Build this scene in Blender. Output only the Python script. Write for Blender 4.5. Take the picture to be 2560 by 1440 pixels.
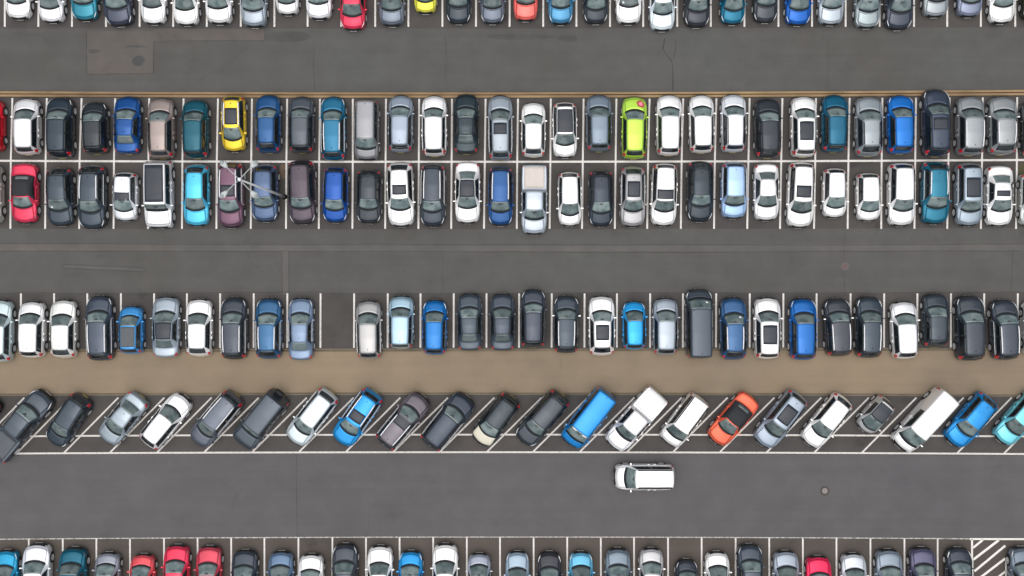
import bpy, bmesh, math, random
from mathutils import Vector, Matrix

# ------------------------------------------------------------------ set-up
for o in list(bpy.data.objects):
    bpy.data.objects.remove(o)
scene = bpy.context.scene
COL = scene.collection
R = math.radians
random.seed(7)

CAMH = 79.0            # metres above the asphalt
PXM = 35.0             # photograph pixels per metre on the ground
NX, NY = 1310.0, 720.0  # point of the photograph straight below the camera

cam_d = bpy.data.cameras.new("camera")
cam = bpy.data.objects.new("camera", cam_d)
COL.objects.link(cam)
cam.location = (0, 0, CAMH)
cam.rotation_euler = (0, 0, 0)
cam_d.sensor_width = 36.0
cam_d.sensor_fit = 'HORIZONTAL'
cam_d.lens = 36.0 * CAMH / (2560.0 / PXM)
cam_d.shift_x = -(NX - 1280.0) / 2560.0
cam_d.clip_start = 1.0
cam_d.clip_end = 1000.0
scene.camera = cam

SUN_EL, SUN_AZ = R(82), R(200)
w = bpy.data.worlds.new("World")
scene.world = w
w.use_nodes = True
nt = w.node_tree
nt.nodes.clear()
sky = nt.nodes.new("ShaderNodeTexSky")
sky.sky_type = 'NISHITA'
sky.sun_disc = False
sky.sun_elevation = SUN_EL
sky.sun_rotation = SUN_AZ
sky.air_density = 1.0
sky.dust_density = 4.0
hs = nt.nodes.new("ShaderNodeHueSaturation")
hs.inputs["Saturation"].default_value = 0.28
bg = nt.nodes.new("ShaderNodeBackground")
bg.inputs["Strength"].default_value = 0.10
ow = nt.nodes.new("ShaderNodeOutputWorld")
nt.links.new(sky.outputs[0], hs.inputs["Color"])
nt.links.new(hs.outputs[0], bg.inputs[0])
nt.links.new(bg.outputs[0], ow.inputs[0])

sun_d = bpy.data.lights.new("sun", 'SUN')
sun_d.energy = 1.5
sun_d.angle = R(84)
sun_d.color = (1.0, 0.96, 0.90)
sun = bpy.data.objects.new("sun", sun_d)
COL.objects.link(sun)
sd = Vector((math.sin(SUN_AZ) * math.cos(SUN_EL), math.cos(SUN_AZ) * math.cos(SUN_EL), math.sin(SUN_EL)))
sun.rotation_euler = sd.to_track_quat('Z', 'Y').to_euler()
sun.location = (0, 0, 60)

scene.view_settings.view_transform = 'Standard'
scene.view_settings.look = 'None'
scene.view_settings.exposure = 0.40
scene.view_settings.gamma = 1.0


# ------------------------------------------------------------------ helpers
def gp(x, y):
    """pixel of the photograph -> metres on the asphalt"""
    return ((x - NX) / PXM, (NY - y) / PXM)


def lin(c):
    return c / 12.92 if c <= 0.04045 else ((c + 0.055) / 1.055) ** 2.4


def rgb(h):
    return tuple(lin(int(h[i:i + 2], 16) / 255.0) for i in (0, 2, 4))


def mat(name, col, rough=0.6, metal=0.0, coat=0.0, noise=0.0, nscale=8.0, obj_color=False, vary=0.0, spec=0.5, bump=0.0):
    m = bpy.data.materials.new(name)
    m.use_nodes = True
    t = m.node_tree
    b = t.nodes["Principled BSDF"]
    b.inputs["Roughness"].default_value = rough
    b.inputs["Metallic"].default_value = metal
    b.inputs["Coat Weight"].default_value = coat
    b.inputs["Coat Roughness"].default_value = 0.06
    b.inputs["Specular IOR Level"].default_value = spec
    if obj_color:
        oi = t.nodes.new("ShaderNodeObjectInfo")
        src = oi.outputs["Color"]
    else:
        rg = t.nodes.new("ShaderNodeRGB")
        rg.outputs[0].default_value = (*col, 1)
        src = rg.outputs[0]
    tc = t.nodes.new("ShaderNodeTexCoord")
    if noise > 0 or vary > 0:
        hsv = t.nodes.new("ShaderNodeHueSaturation")
        t.links.new(src, hsv.inputs["Color"])
        val = None
        if noise > 0:
            n = t.nodes.new("ShaderNodeTexNoise")
            n.inputs["Scale"].default_value = nscale
            n.inputs["Detail"].default_value = 5
            t.links.new(tc.outputs["Object"], n.inputs["Vector"])
            mr = t.nodes.new("ShaderNodeMapRange")
            mr.inputs[1].default_value = 0.3
            mr.inputs[2].default_value = 0.7
            mr.inputs[3].default_value = 1 - noise
            mr.inputs[4].default_value = 1 + noise
            t.links.new(n.outputs[0], mr.inputs[0])
            val = mr.outputs[0]
        if vary > 0:
            oi2 = t.nodes.new("ShaderNodeObjectInfo")
            m2 = t.nodes.new("ShaderNodeMapRange")
            m2.inputs[3].default_value = 1 - vary
            m2.inputs[4].default_value = 1 + vary
            t.links.new(oi2.outputs["Random"], m2.inputs[0])
            if val is None:
                val = m2.outputs[0]
            else:
                mm = t.nodes.new("ShaderNodeMath")
                mm.operation = 'MULTIPLY'
                t.links.new(val, mm.inputs[0])
                t.links.new(m2.outputs[0], mm.inputs[1])
                val = mm.outputs[0]
        t.links.new(val, hsv.inputs["Value"])
        src = hsv.outputs[0]
    t.links.new(src, b.inputs["Base Color"])
    if bump > 0:
        nb = t.nodes.new("ShaderNodeTexNoise")
        nb.inputs["Scale"].default_value = 40
        nb.inputs["Detail"].default_value = 4
        t.links.new(tc.outputs["Object"], nb.inputs["Vector"])
        bm_ = t.nodes.new("ShaderNodeBump")
        bm_.inputs["Strength"].default_value = bump
        bm_.inputs["Distance"].default_value = 0.02
        t.links.new(nb.outputs[0], bm_.inputs["Height"])
        t.links.new(bm_.outputs[0], b.inputs["Normal"])
    return m


def asphalt(name, c_a, c_b, stain=0.25, patch=0.2, stretch=(1, 1, 1)):
    """two-tone worn asphalt: broad mottling, aggregate grain, oil marks"""
    m = bpy.data.materials.new(name)
    m.use_nodes = True
    t = m.node_tree
    N, L = t.nodes.new, t.links.new
    b = t.nodes["Principled BSDF"]
    b.inputs["Roughness"].default_value = 0.9
    b.inputs["Specular IOR Level"].default_value = 0.25
    tc = N("ShaderNodeTexCoord")
    mp = N("ShaderNodeMapping")
    mp.inputs["Scale"].default_value = stretch
    L(tc.outputs["Object"], mp.inputs[0])

    def noise(scale, detail, rough=0.55, src=None):
        n = N("ShaderNodeTexNoise")
        n.inputs["Scale"].default_value = scale
        n.inputs["Detail"].default_value = detail
        n.inputs["Roughness"].default_value = rough
        L(src or mp.outputs[0], n.inputs["Vector"])
        return n.outputs[0]

    def ramp(src, a, bb, lo, hi):
        r = N("ShaderNodeMapRange")
        for k, v in ((1, a), (2, bb), (3, lo), (4, hi)):
            r.inputs[k].default_value = v
        L(src, r.inputs[0])
        return r.outputs[0]
    mp2 = N("ShaderNodeMapping")
    mp2.inputs["Scale"].default_value = (0.04, 1.4, 1)
    L(tc.outputs["Object"], mp2.inputs[0])
    streak = noise(1.0, 4, 0.6, mp2.outputs[0])
    mix = N("ShaderNodeMix")
    mix.data_type = 'RGBA'
    mix.inputs[6].default_value = (*c_a, 1)
    mix.inputs[7].default_value = (*c_b, 1)
    L(ramp(noise(0.09, 6), 0.35, 0.65, 0, 1), mix.inputs[0])
    parts = [ramp(noise(0.6, 5), 0.3, 0.7, 1 - patch * 0.5, 1 + patch * 0.5),
             ramp(noise(14, 3, 0.7, tc.outputs["Object"]), 0.3, 0.7, 0.96, 1.04),
             ramp(streak, 0.35, 0.65, 0.965, 1.035),
             ramp(noise(60, 2, 0.7, tc.outputs["Object"]), 0.3, 0.7, 0.95, 1.05),
             ramp(noise(0.35, 7, 0.65), 0.60, 0.72, 1.0, 1 - stain)]
    v = parts[0]
    for p in parts[1:]:
        mm = N("ShaderNodeMath")
        mm.operation = 'MULTIPLY'
        L(v, mm.inputs[0])
        L(p, mm.inputs[1])
        v = mm.outputs[0]
    # fine cracks
    vo = N("ShaderNodeTexVoronoi")
    vo.feature = 'DISTANCE_TO_EDGE'
    vo.inputs["Scale"].default_value = 0.16
    wn = N("ShaderNodeTexNoise")
    wn.inputs["Scale"].default_value = 0.5
    wn.inputs["Detail"].default_value = 4
    L(tc.outputs["Object"], wn.inputs["Vector"])
    va = N("ShaderNodeVectorMath")
    va.operation = 'MULTIPLY_ADD'
    L(wn.outputs[1], va.inputs[0])
    va.inputs[1].default_value = (1.6, 1.6, 0)
    L(tc.outputs["Object"], va.inputs[2])
    L(va.outputs[0], vo.inputs["Vector"])
    crk = ramp(vo.outputs["Distance"], 0.0, 0.006, 0.88, 1.0)
    gate = N("ShaderNodeMath")
    gate.operation = 'MAXIMUM'
    L(crk, gate.inputs[0])
    L(ramp(noise(0.12, 3), 0.58, 0.66, 1.0, 0.0), gate.inputs[1])
    mm = N("ShaderNodeMath")
    mm.operation = 'MULTIPLY'
    L(v, mm.inputs[0])
    L(gate.outputs[0], mm.inputs[1])
    hsv = N("ShaderNodeHueSaturation")
    L(mix.outputs[2], hsv.inputs["Color"])
    L(mm.outputs[0], hsv.inputs["Value"])
    L(hsv.outputs[0], b.inputs["Base Color"])
    bu = N("ShaderNodeBump")
    bu.inputs["Strength"].default_value = 0.4
    bu.inputs["Distance"].default_value = 0.01
    L(noise(50, 3, 0.6, tc.outputs["Object"]), bu.inputs["Height"])
    L(bu.outputs[0], b.inputs["Normal"])
    return m


def worn_paint(name, col, wear=0.5, lo=0.45):
    """road paint through which the asphalt shows where traffic wore it"""
    m = asphalt(name, (0.09, 0.087, 0.084), (0.075, 0.072, 0.07), 0.1, 0.1)
    t = m.node_tree
    N, L = t.nodes.new, t.links.new
    b = t.nodes["Principled BSDF"]
    src = b.inputs["Base Color"].links[0].from_socket
    tc = N("ShaderNodeTexCoord")
    n = N("ShaderNodeTexNoise")
    n.inputs["Scale"].default_value = 5.0
    n.inputs["Detail"].default_value = 8
    n.inputs["Roughness"].default_value = 0.7
    L(tc.outputs["Object"], n.inputs["Vector"])
    r = N("ShaderNodeMapRange")
    r.inputs[1].default_value = lo
    r.inputs[2].default_value = lo + 0.2
    r.inputs[3].default_value = 1.0
    r.inputs[4].default_value = 1.0 - wear
    L(n.outputs[0], r.inputs[0])
    mix = N("ShaderNodeMix")
    mix.data_type = 'RGBA'
    mix.inputs[7].default_value = (*col, 1)
    L(r.outputs[0], mix.inputs[0])
    L(src, mix.inputs[6])
    L(mix.outputs[2], b.inputs["Base Color"])
    return m


def link(name, mesh, parent=None, loc=(0, 0, 0), rot=(0, 0, 0), scale=(1, 1, 1)):
    o = bpy.data.objects.new(name, mesh)
    COL.objects.link(o)
    o.location = loc
    o.rotation_euler = rot
    o.scale = scale
    if parent:
        o.parent = parent
    return o


def mesh_from(name, verts, faces, m, smooth=False):
    me = bpy.data.meshes.new(name)
    me.from_pydata(verts, [], faces)
    me.update()
    if m:
        me.materials.append(m)
    if smooth:
        me.polygons.foreach_set("use_smooth", [True] * len(me.polygons))
    return me


class MB:
    def __init__(self):
        self.v, self.f = [], []

    def add(self, vs, fs):
        k = len(self.v)
        self.v += [tuple(p) for p in vs]
        self.f += [tuple(i + k for i in f) for f in fs]

    def box(self, c, s, rz=0.0, taper=1.0):
        x, y, z = (k / 2 for k in s)
        vs = []
        for sz in (-1, 1):
            tp = taper if sz > 0 else 1.0
            for sx, sy in ((-1, -1), (1, -1), (1, 1), (-1, 1)):
                px, py = sx * x * tp, sy * y * tp
                vs.append((c[0] + px * math.cos(rz) - py * math.sin(rz), c[1] + px * math.sin(rz) + py * math.cos(rz), c[2] + sz * z))
        self.add(vs, [(3, 2, 1, 0), (4, 5, 6, 7), (0, 1, 5, 4), (1, 2, 6, 5), (2, 3, 7, 6), (3, 0, 4, 7)])

    def tube(self, pts, rads, n=12, cap=True):
        pts = [Vector(p) for p in pts]
        rings = []
        for i, p in enumerate(pts):
            d = (pts[min(i + 1, len(pts) - 1)] - pts[max(i - 1, 0)]).normalized()
            a = Vector((0, 0, 1)) if abs(d.z) < 0.9 else Vector((1, 0, 0))
            u = d.cross(a).normalized()
            vv = d.cross(u)
            r = rads[i] if isinstance(rads, (list, tuple)) else rads
            rings.append([p + u * (math.cos(2 * math.pi * k / n) * r) + vv * (math.sin(2 * math.pi * k / n) * r) for k in range(n)])
        vs = [q for rg in rings for q in rg]
        fs = []
        for i in range(len(rings) - 1):
            for k in range(n):
                a, b = i * n + k, i * n + (k + 1) % n
                fs.append((a, b, b + n, a + n))
        if cap:
            fs.append(tuple(range(n))[::-1])
            fs.append(tuple((len(rings) - 1) * n + k for k in range(n)))
        self.add(vs, fs)

    def mesh(self, name, m, smooth=False):
        return mesh_from(name, self.v, self.f, m, smooth)


def structure(o):
    o["kind"] = "structure"
    return o


def thing(o, label, cat, group=None):
    o["label"] = label
    o["category"] = cat
    if group:
        o["group"] = group
    return o


def sheet(name, pts_px, z, m, sub=False):
    """flat sheet on the ground, outline given as photograph pixels"""
    vs = [(*gp(*p), z) for p in pts_px]
    return structure(link(name, mesh_from(name, vs, [tuple(range(len(vs)))[::-1]], m)))


def band(name, top, bot, z, m, thick=0.0):
    """strip between two polylines (photograph pixels); optional real thickness"""
    n = len(top)
    vs = [(*gp(*p), z) for p in top] + [(*gp(*p), z) for p in bot]
    fs = [(i, n + i, n + i + 1, i + 1) for i in range(n - 1)]
    if thick:
        k = len(vs)
        vs += [(v[0], v[1], z - thick) for v in vs]
        for i in range(n - 1):
            fs.append((i, i + 1, k + i + 1, k + i))
            fs.append((n + i + 1, n + i, k + n + i, k + n + i + 1))
        fs.append((0, k, k + n, n))
        fs.append((n - 1, 2 * n - 1, k + 2 * n - 1, k + n - 1))
    return structure(link(name, mesh_from(name, vs, fs, m)))


def strokes(segs, width, z):
    """painted strokes as thin quads; segs = pixel pairs (x0,y0,x1,y1[,w])"""
    mb = MB()
    for s in segs:
        a, b = Vector((*gp(s[0], s[1]), z)), Vector((*gp(s[2], s[3]), z))
        wd = (s[4] if len(s) > 4 else width) / 2
        d = (b - a).normalized()
        nrm = Vector((-d.y, d.x, 0)) * wd
        k = max(1, int((b - a).length / 0.8))
        for i in range(k):
            p, q = a.lerp(b, i / k), a.lerp(b, (i + 1) / k)
            mb.add([p + nrm, p - nrm, q - nrm, q + nrm], [(0, 1, 2, 3)])
    return mb


def curve(y0, yc, y1, xs=None):
    """gently bowed line across the picture: heights at x=0, 1300 and 2560"""
    out = []
    for i in range(-6, 33):
        x = i * 100.0
        t = (x - 1280) / 1280.0
        t = max(-1.35, min(1.35, t))
        y = yc + (y1 - y0) / 2 * t + ((y0 + y1) / 2 - yc) * t * t
        out.append((x, y))
    return out


def cy(y0, yc, y1, x):
    t = (x - 1280) / 1280.0
    return yc + (y1 - y0) / 2 * t + ((y0 + y1) / 2 - yc) * t * t


# ------------------------------------------------------------------ ground
M_lane = asphalt("lane_asphalt", (0.086, 0.087, 0.086), (0.082, 0.079, 0.075), 0.14, 0.16)
M_lane2 = asphalt("lower_lane_asphalt", (0.098, 0.095, 0.096), (0.092, 0.090, 0.094), 0.12, 0.14)
M_bay = asphalt("bay_asphalt", (0.074, 0.067, 0.064), (0.061, 0.058, 0.057), 0.35, 0.25)
M_bay2 = asphalt("brown_bay_asphalt", (0.088, 0.075, 0.066), (0.072, 0.063, 0.057), 0.3, 0.2)
M_patch = asphalt("patch_asphalt", (0.118, 0.104, 0.095), (0.100, 0.090, 0.084), 0.2, 0.25)
M_trench = asphalt("trench_asphalt", (0.108, 0.100, 0.096), (0.089, 0.088, 0.088), 0.2, 0.2)
M_seam = asphalt("seam_tar", (0.052, 0.051, 0.050), (0.065, 0.062, 0.060), 0.2, 0.3)
M_path = asphalt("brown_path", (0.245, 0.190, 0.130), (0.205, 0.163, 0.118), 0.10, 0.10, (1, 1, 1))
M_dirt = asphalt("silt_edge", (0.110, 0.090, 0.066), (0.150, 0.120, 0.082), 0.35, 0.5)
M_kerb = asphalt("sandy_kerb", (0.32, 0.225, 0.12), (0.22, 0.15, 0.09), 0.4, 0.5, (0.6, 3, 1))
M_kerb_dark = asphalt("kerb_gap", (0.045, 0.022, 0.010), (0.110, 0.062, 0.032), 0.5, 0.8, (0.7, 3, 1))
M_edge = asphalt("kerb_edging", (0.20, 0.165, 0.12), (0.13, 0.11, 0.085), 0.4, 0.4)
M_line = worn_paint("white_line_paint", (0.66, 0.64, 0.62), 0.4, 0.50)
M_worn = worn_paint("faded_line_paint", (0.55, 0.53, 0.51), 0.85, 0.42)
M_line2 = worn_paint("diagonal_line_paint", (0.60, 0.575, 0.55), 0.45, 0.50)

g = mesh_from("ground", [(-220, -220, 0), (220, -220, 0), (220, 220, 0), (-220, 220, 0)], [(0, 1, 2, 3)], M_lane)
structure(link("ground", g))

band("parking_bay_surface", curve(-180, -180, -180), curve(69, 71, 68), 0.004, M_bay)
band("parking_bay_surface", curve(240, 243, 238), curve(571, 573, 569), 0.004, M_bay)
band("parking_bay_surface", curve(733, 733, 731), curve(878, 876, 874), 0.004, M_bay)
band("parking_bay_surface", curve(986, 984, 988), curve(1137, 1134, 1139), 0.004, M_bay)
band("lane_surface", curve(1137, 1134, 1139), curve(1347, 1342, 1347), 0.004, M_lane2)
band("parking_bay_surface", curve(1347, 1342, 1347), curve(1660, 1660, 1660), 0.004, M_bay2)
band("brown_path", curve(876, 873, 872), curve(988, 985, 990), 0.012, M_path)
band("silt_strip", curve(876, 873, 872), curve(881, 878, 877), 0.016, M_dirt)
band("silt_strip", curve(984, 981, 986), curve(988, 985, 990), 0.016, M_dirt)
band("kerb_edging", curve(873, 871, 870), curve(876, 873.5, 872.5), 0.05, M_edge, 0.06)
band("kerb_edging", curve(987.5, 984.5, 989.5), curve(990, 987, 992), 0.05, M_edge, 0.06)
# double sandy kerb with a recessed joint between
band("kerb", curve(228.5, 231.5, 225), curve(234, 236.5, 230.5), 0.11, M_kerb, 0.12)
band("kerb_joint", curve(234, 236.5, 230.5), curve(236.5, 239, 233), 0.07, M_kerb_dark, 0.08)
band("kerb", curve(236.5, 239, 233), curve(242, 244.5, 238.5), 0.11, M_kerb, 0.12)

# repairs, seams and cracks
sheet("asphalt_patch", [(217, 78), (383, 78), (383, 184), (219, 186)], 0.006, M_patch)
sheet("asphalt_patch", [(383, 72), (660, 72), (660, 102), (383, 103)], 0.006, M_patch)
band("trench_repair", curve(610, 614, 612), curve(626, 628, 626), 0.006, M_trench)
sheet("trench_repair", [(-40, 610), (430, 612.5), (430, 627), (-40, 626)], 0.0075, M_patch)
sheet("trench_repair", [(706, 627), (721, 627), (721, 736), (706, 736)], 0.006, M_trench)
sheet("trench_repair", [(158, 663), (300, 668), (357, 672), (357, 678), (300, 675), (158, 669)], 0.006, M_trench)
tar = []


def path(pts, wd):
    for a, b in zip(pts, pts[1:]):
        tar.append((a[0], a[1], b[0], b[1], wd))


path([(216, 78), (218, 186), (384, 184), (384, 103), (660, 103)], 0.045)
path([(0, 628), (350, 629), (705, 629), (705, 735)], 0.04)
path([(722, 735), (722, 629), (1200, 630), (1900, 630), (2550, 628)], 0.035)
path([(0, 609), (700, 611), (1500, 613), (2560, 610)], 0.025)
path([(157, 661), (300, 666), (360, 670), (360, 680), (300, 677), (157, 671), (157, 661)], 0.04)
path([(1662, 95), (1660, 108), (1657, 122), (1664, 133), (1674, 146), (1681, 158), (1682, 190), (1683, 228)], 0.09)
path([(1690, 100), (1688, 128), (1683, 150)], 0.04)
path([(1112, 90), (1116, 130), (1114, 180), (1117, 228)], 0.03)
path([(785, 105), (784, 170), (787, 228)], 0.03)
path([(741, 1135), (742, 1220), (741, 1345)], 0.035)
path([(925, 1270), (922, 1310), (918, 1345)], 0.025)
path([(2112, 575), (2110, 630), (2112, 735)], 0.03)
path([(1106, 632), (1107, 733)], 0.025)
path([(2532, 630), (2527, 730)], 0.03)
path([(0, 733), (800, 732), (1600, 732), (2560, 730)], 0.05)
path([(0, 71), (620, 71)], 0.03)
path([(2072, 95), (2068, 228)], 0.025)
tm = strokes([], 0.05, 0.0088)
random.seed(3)
for s in tar:
    a, b = Vector((*gp(s[0], s[1]), 0)), Vector((*gp(s[2], s[3]), 0))
    n = max(1, int((b - a).length / 0.5))
    prev = None
    d = (b - a).normalized()
    nn = Vector((-d.y, d.x, 0))
    off = 0.0
    for i in range(n + 1):
        p = a.lerp(b, i / n) + nn * off
        wdt = s[4] * random.uniform(0.5, 1.15) / 2
        if 0 < i < n:
            off = max(-0.05, min(0.05, off + random.uniform(-0.02, 0.02)))
        cur = (p + nn * wdt, p - nn * wdt)
        if prev:
            tm.add([(*prev[0][:2], 0.0088), (*prev[1][:2], 0.0088), (*cur[1][:2], 0.0088), (*cur[0][:2], 0.0088)], [(0, 1, 2, 3)])
        prev = cur
structure(link("asphalt_cracks", tm.mesh("asphalt_cracks", M_seam)))


def blob(name, x, y, rx, ry, z, m, n=28, seed=1):
    rr = random.Random(seed)
    ph = [rr.uniform(0, 6.28) for _ in range(4)]
    vs = [(*gp(x, y), z)]
    for k in range(n):
        a = 2 * math.pi * k / n
        q = 1 + sum(math.sin((j + 2) * a + ph[j]) * 0.09 / (j + 1) for j in range(4))
        vs.append((*gp(x + rx * q * math.cos(a), y - ry * q * math.sin(a)), z))
    fs = [(0, k + 1, (k + 1) % n + 1) for k in range(n)]
    return structure(link(name, mesh_from(name, vs, fs, m)))


M_stain = asphalt("oil_stain", (0.060, 0.060, 0.062), (0.070, 0.069, 0.070), 0.2, 0.3)
M_stain2 = asphalt("weathered_stain", (0.068, 0.066, 0.064), (0.076, 0.074, 0.071), 0.2, 0.3)
blob("stain", 346, 152, 16, 13, 0.0075, M_stain, seed=2)
blob("stain", 340, 116, 24, 4, 0.0075, M_stain2, seed=3)
blob("stain", 235, 128, 14, 6, 0.0075, M_stain2, seed=4)
blob("stain", 1420, 96, 26, 8, 0.0055, M_stain2, seed=5)
blob("stain", 715, 92, 70, 12, 0.0055, M_stain2, seed=6)
blob("stain", 1300, 92, 80, 8, 0.0055, M_stain2, seed=7)
blob("brown_silt", 708, 428, 9, 20, 0.009, asphalt("silt_patch", (0.16, 0.11, 0.075), (0.12, 0.085, 0.06), 0.3, 0.4), seed=8)
blob("brown_silt", 2556, 428, 10, 18, 0.009, asphalt("mossy_silt", (0.085, 0.075, 0.04), (0.07, 0.062, 0.035), 0.3, 0.4), seed=9)

# ------------------------------------------------------------------ painted lines
LW = 0.125
r0 = [12, 96, 180, 265, 349, 433, 517, 602, 686, 769, 853, 938, 1021, 1106, 1190, 1274, 1358, 1441, 1525, 1608, 1693, 1777, 1861, 1946, 2030, 2114, 2199, 2285, 2368, 2452, 2538]
segs = [(x + 0.5, -150, x, 67) for x in r0]
structure(link("bay_markings", strokes(segs, LW, 0.010).mesh("bay_markings", M_line)))

r12 = [(31, 27, 26), (117, 114, 113), (204, 199, 198), (288, 285, 284), (373, 371, 370), (459, 456, 455), (545, 542, 541), (630, 628, 627), (718, 716, 715), (800, 798, 797), (882, 882, 881), (965, 964, 963), (1048, 1047, 1046), (1130, 1129, 1128), (1214, 1212, 1210), (1295, 1293, 1292), (1377, 1376, 1374), (1459, 1457, 1455), (1541, 1539, 1537), (1624, 1620, 1618), (1708, 1704, 1702), (1791, 1787, 1785), (1874, 1871, 1868), (1956, 1953, 1950), (2040, 2038, 2035), (2124, 2121, 2119), (2206, 2204, 2203), (2290, 2288, 2286), (2374, 2371, 2368), (2457, 2455, 2452), (2543, 2542, 2540), (2627, 2626, 2624)]
segs = []
for a, b, c in r12:
    ym = cy(402, 404.5, 400, b)
    segs.append((a, cy(245, 247, 243, a), b, ym))
    segs.append((b, ym, c, 572))
structure(link("bay_markings", strokes(segs, LW, 0.010).mesh("bay_markings", M_line)))
cm = [(p, q) for p, q in curve(402, 404.5, 400)]
structure(link("centre_line", strokes([(a[0], a[1], b[0], b[1]) for a, b in zip(cm, cm[1:])], 0.145, 0.0125).mesh("centre_line", M_line)))

r3 = [-33, 52, 135, 218, 302, 385, 467, 550, 634, 718, 801, 885, 969, 1051, 1134, 1216, 1297.5, 1379, 1461, 1542, 1625, 1707, 1790, 1874, 1958, 2041, 2126, 2210, 2293, 2377, 2460, 2544]
segs = [(x + 0.4, 733.5, x, cy(871, 869, 869, x)) for x in r3]
structure(link("bay_markings", strokes(segs, LW, 0.010).mesh("bay_markings", M_line)))

r4 = [42 - 117, 42, 160, 275, 393, 511, 631, 748, 865, 984, 1100, 1218, 1333, 1450, 1568, 1683, 1800, 1917, 2036, 2155, 2273, 2393, 2510, 2629]
segs = [(x, cy(1134, 1130, 1135, x) - 1, x + 136, 994) for x in r4]
structure(link("diagonal_bay_markings", strokes(segs, 0.115, 0.010).mesh("diagonal_bay_markings", M_line2)))
c1 = [p for p in curve(1134, 1130.5, 1135) if p[0] > 22]
c1 = [(22, 1134)] + c1
structure(link("lane_edge_line", strokes([(a[0], a[1], b[0], b[1]) for a, b in zip(c1, c1[1:])], 0.125, 0.0125).mesh("lane_edge_line", M_line2)))
c1 = [(66, 1091)] + [p for p in curve(1091, 1086.5, 1091) if p[0] > 66]
structure(link("bay_cross_line", strokes([(a[0], a[1], b[0], b[1]) for a, b in zip(c1, c1[1:])], 0.12, 0.0115).mesh("bay_cross_line", M_line2)))

r5 = [-12, 72, 157, 241, 325, 410, 494, 578, 661, 746, 831, 915, 999, 1083, 1167, 1250, 1334, 1418, 1502, 1585, 1670, 1754, 1839, 1923, 2007, 2091, 2176, 2261, 2344]
segs = [(x, cy(1347, 1342.5, 1348, x), x + 0.5, 1600) for x in r5]
structure(link("bay_markings", strokes(segs, 0.115, 0.010).mesh("bay_markings", M_line)))
c1 = [p for p in curve(1348, 1342.5, 1348) if p[0] < 2420] + [(2426, 1347)]
structure(link("faded_lane_edge_line", strokes([(a[0], a[1], b[0], b[1]) for a, b in zip(c1, c1[1:])], 0.07, 0.0125).mesh("faded_lane_edge_line", M_worn)))
hz = [(2424, 1347.5, 2700, 1348, 0.13), (2430, 1348, 2430, 1402, 0.14), (2432, 1402, 2432, 1600, 0.07), (2515, 1400, 2515, 1600, 0.11),
      (2433, 1369, 2457, 1349.5, .15), (2433, 1399, 2497, 1350, .17), (2436, 1428, 2513, 1364, .16), (2440, 1452, 2513, 1396, .16), (2470, 1462, 2514, 1428, .14), (2436, 1515, 2514, 1456, .15)]
structure(link("hatched_bay_marking", strokes(hz, 0.13, 0.0145).mesh("hatched_bay_marking", worn_paint("hatch_paint", (0.72, 0.69, 0.66), 0.3, 0.55))))

# ------------------------------------------------------------------ manholes
def manhole(x, y, r, label, c1, c2):
    e = bpy.data.objects.new("manhole_cover", None)
    COL.objects.link(e)
    e.location = (*gp(x, y), 0)
    thing(e, label, "manhole cover")
    for nm, ra, rb, z, c in (("frame", r, r * 0.62, 0.018, c1), ("lid", r * 0.6, 0.0, 0.022, c2)):
        mb = MB()
        n = 32
        vs, fs = [], []
        for k in range(n):
            a = 2 * math.pi * k / n
            vs += [(ra * math.cos(a), ra * math.sin(a), 0.0), (ra * math.cos(a), ra * math.sin(a), z), (rb * math.cos(a), rb * math.sin(a), z)]
        for k in range(n):
            q = (k + 1) % n
            fs += [(3 * k, 3 * q, 3 * q + 1, 3 * k + 1), (3 * k + 1, 3 * q + 1, 3 * q + 2, 3 * k + 2)]
        mb.add(vs, fs)
        link(nm, mb.mesh(nm, mat("cast_" + nm, c, 0.7, 0.0, noise=0.2, nscale=30)), e)
    return e


manhole(2062, 1227, 0.34, "round pale manhole cover in a dark ring on the lower lane", (0.045, 0.038, 0.037), (0.21, 0.18, 0.17))
manhole(2112, 666, 0.30, "small dull red round cover in the middle lane", (0.092, 0.080, 0.078), (0.105, 0.068, 0.066))

# ------------------------------------------------------------------ car materials
def paint_mat(name, rough, metal):
    return mat(name, None, rough, metal, coat=0.35, noise=0.03, nscale=1.5, obj_color=True, spec=0.22)


M_paint = paint_mat("car_paint", 0.34, 0.5)
M_roofglass = mat("dark_roof_glass", (0.028, 0.034, 0.046), 0.3, 0.0, spec=0.3, coat=0.0, noise=0.1, nscale=3)
M_blackgloss = mat("black_plastic", (0.010, 0.011, 0.013), 0.35, noise=0.1, nscale=6)
M_cowl = mat("cowl_rubber", (0.012, 0.015, 0.018), 0.7, noise=0.1, nscale=6, spec=0.2)
M_under = mat("underbody_black", (0.006, 0.006, 0.006), 0.9, noise=0.2, nscale=6, spec=0.1)
M_tyre = mat("tyre_rubber", (0.012, 0.012, 0.013), 0.85, noise=0.2, nscale=12)
M_rim = mat("alloy_rim", (0.62, 0.63, 0.65), 0.45, 0.3, noise=0.1, nscale=10)
M_lamp = mat("pale_headlight_glint", (0.78, 0.80, 0.83), 0.25, 0.0, coat=1.0, noise=0.15, nscale=14)
M_lampdk = mat("smoked_headlight_lens", (0.12, 0.13, 0.14), 0.12, 0.2, coat=1.0, noise=0.3, nscale=14)
M_tail = mat("tail_light_lens", (0.42, 0.008, 0.018), 0.2, 0.0, coat=1.0, noise=0.2, nscale=14)
M_chrome = mat("satin_rail_metal", (0.78, 0.79, 0.82), 0.45, 0.0, noise=0.08, nscale=6)
M_plateW = mat("white_plate", (0.7, 0.7, 0.68), 0.5, noise=0.05, nscale=20)
M_plateY = mat("yellow_plate", (0.62, 0.50, 0.10), 0.5, noise=0.05, nscale=20)
M_cloth = mat("soft_top_cloth", (0.012, 0.014, 0.018), 0.75, noise=0.15, nscale=30, bump=0.3)
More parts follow.
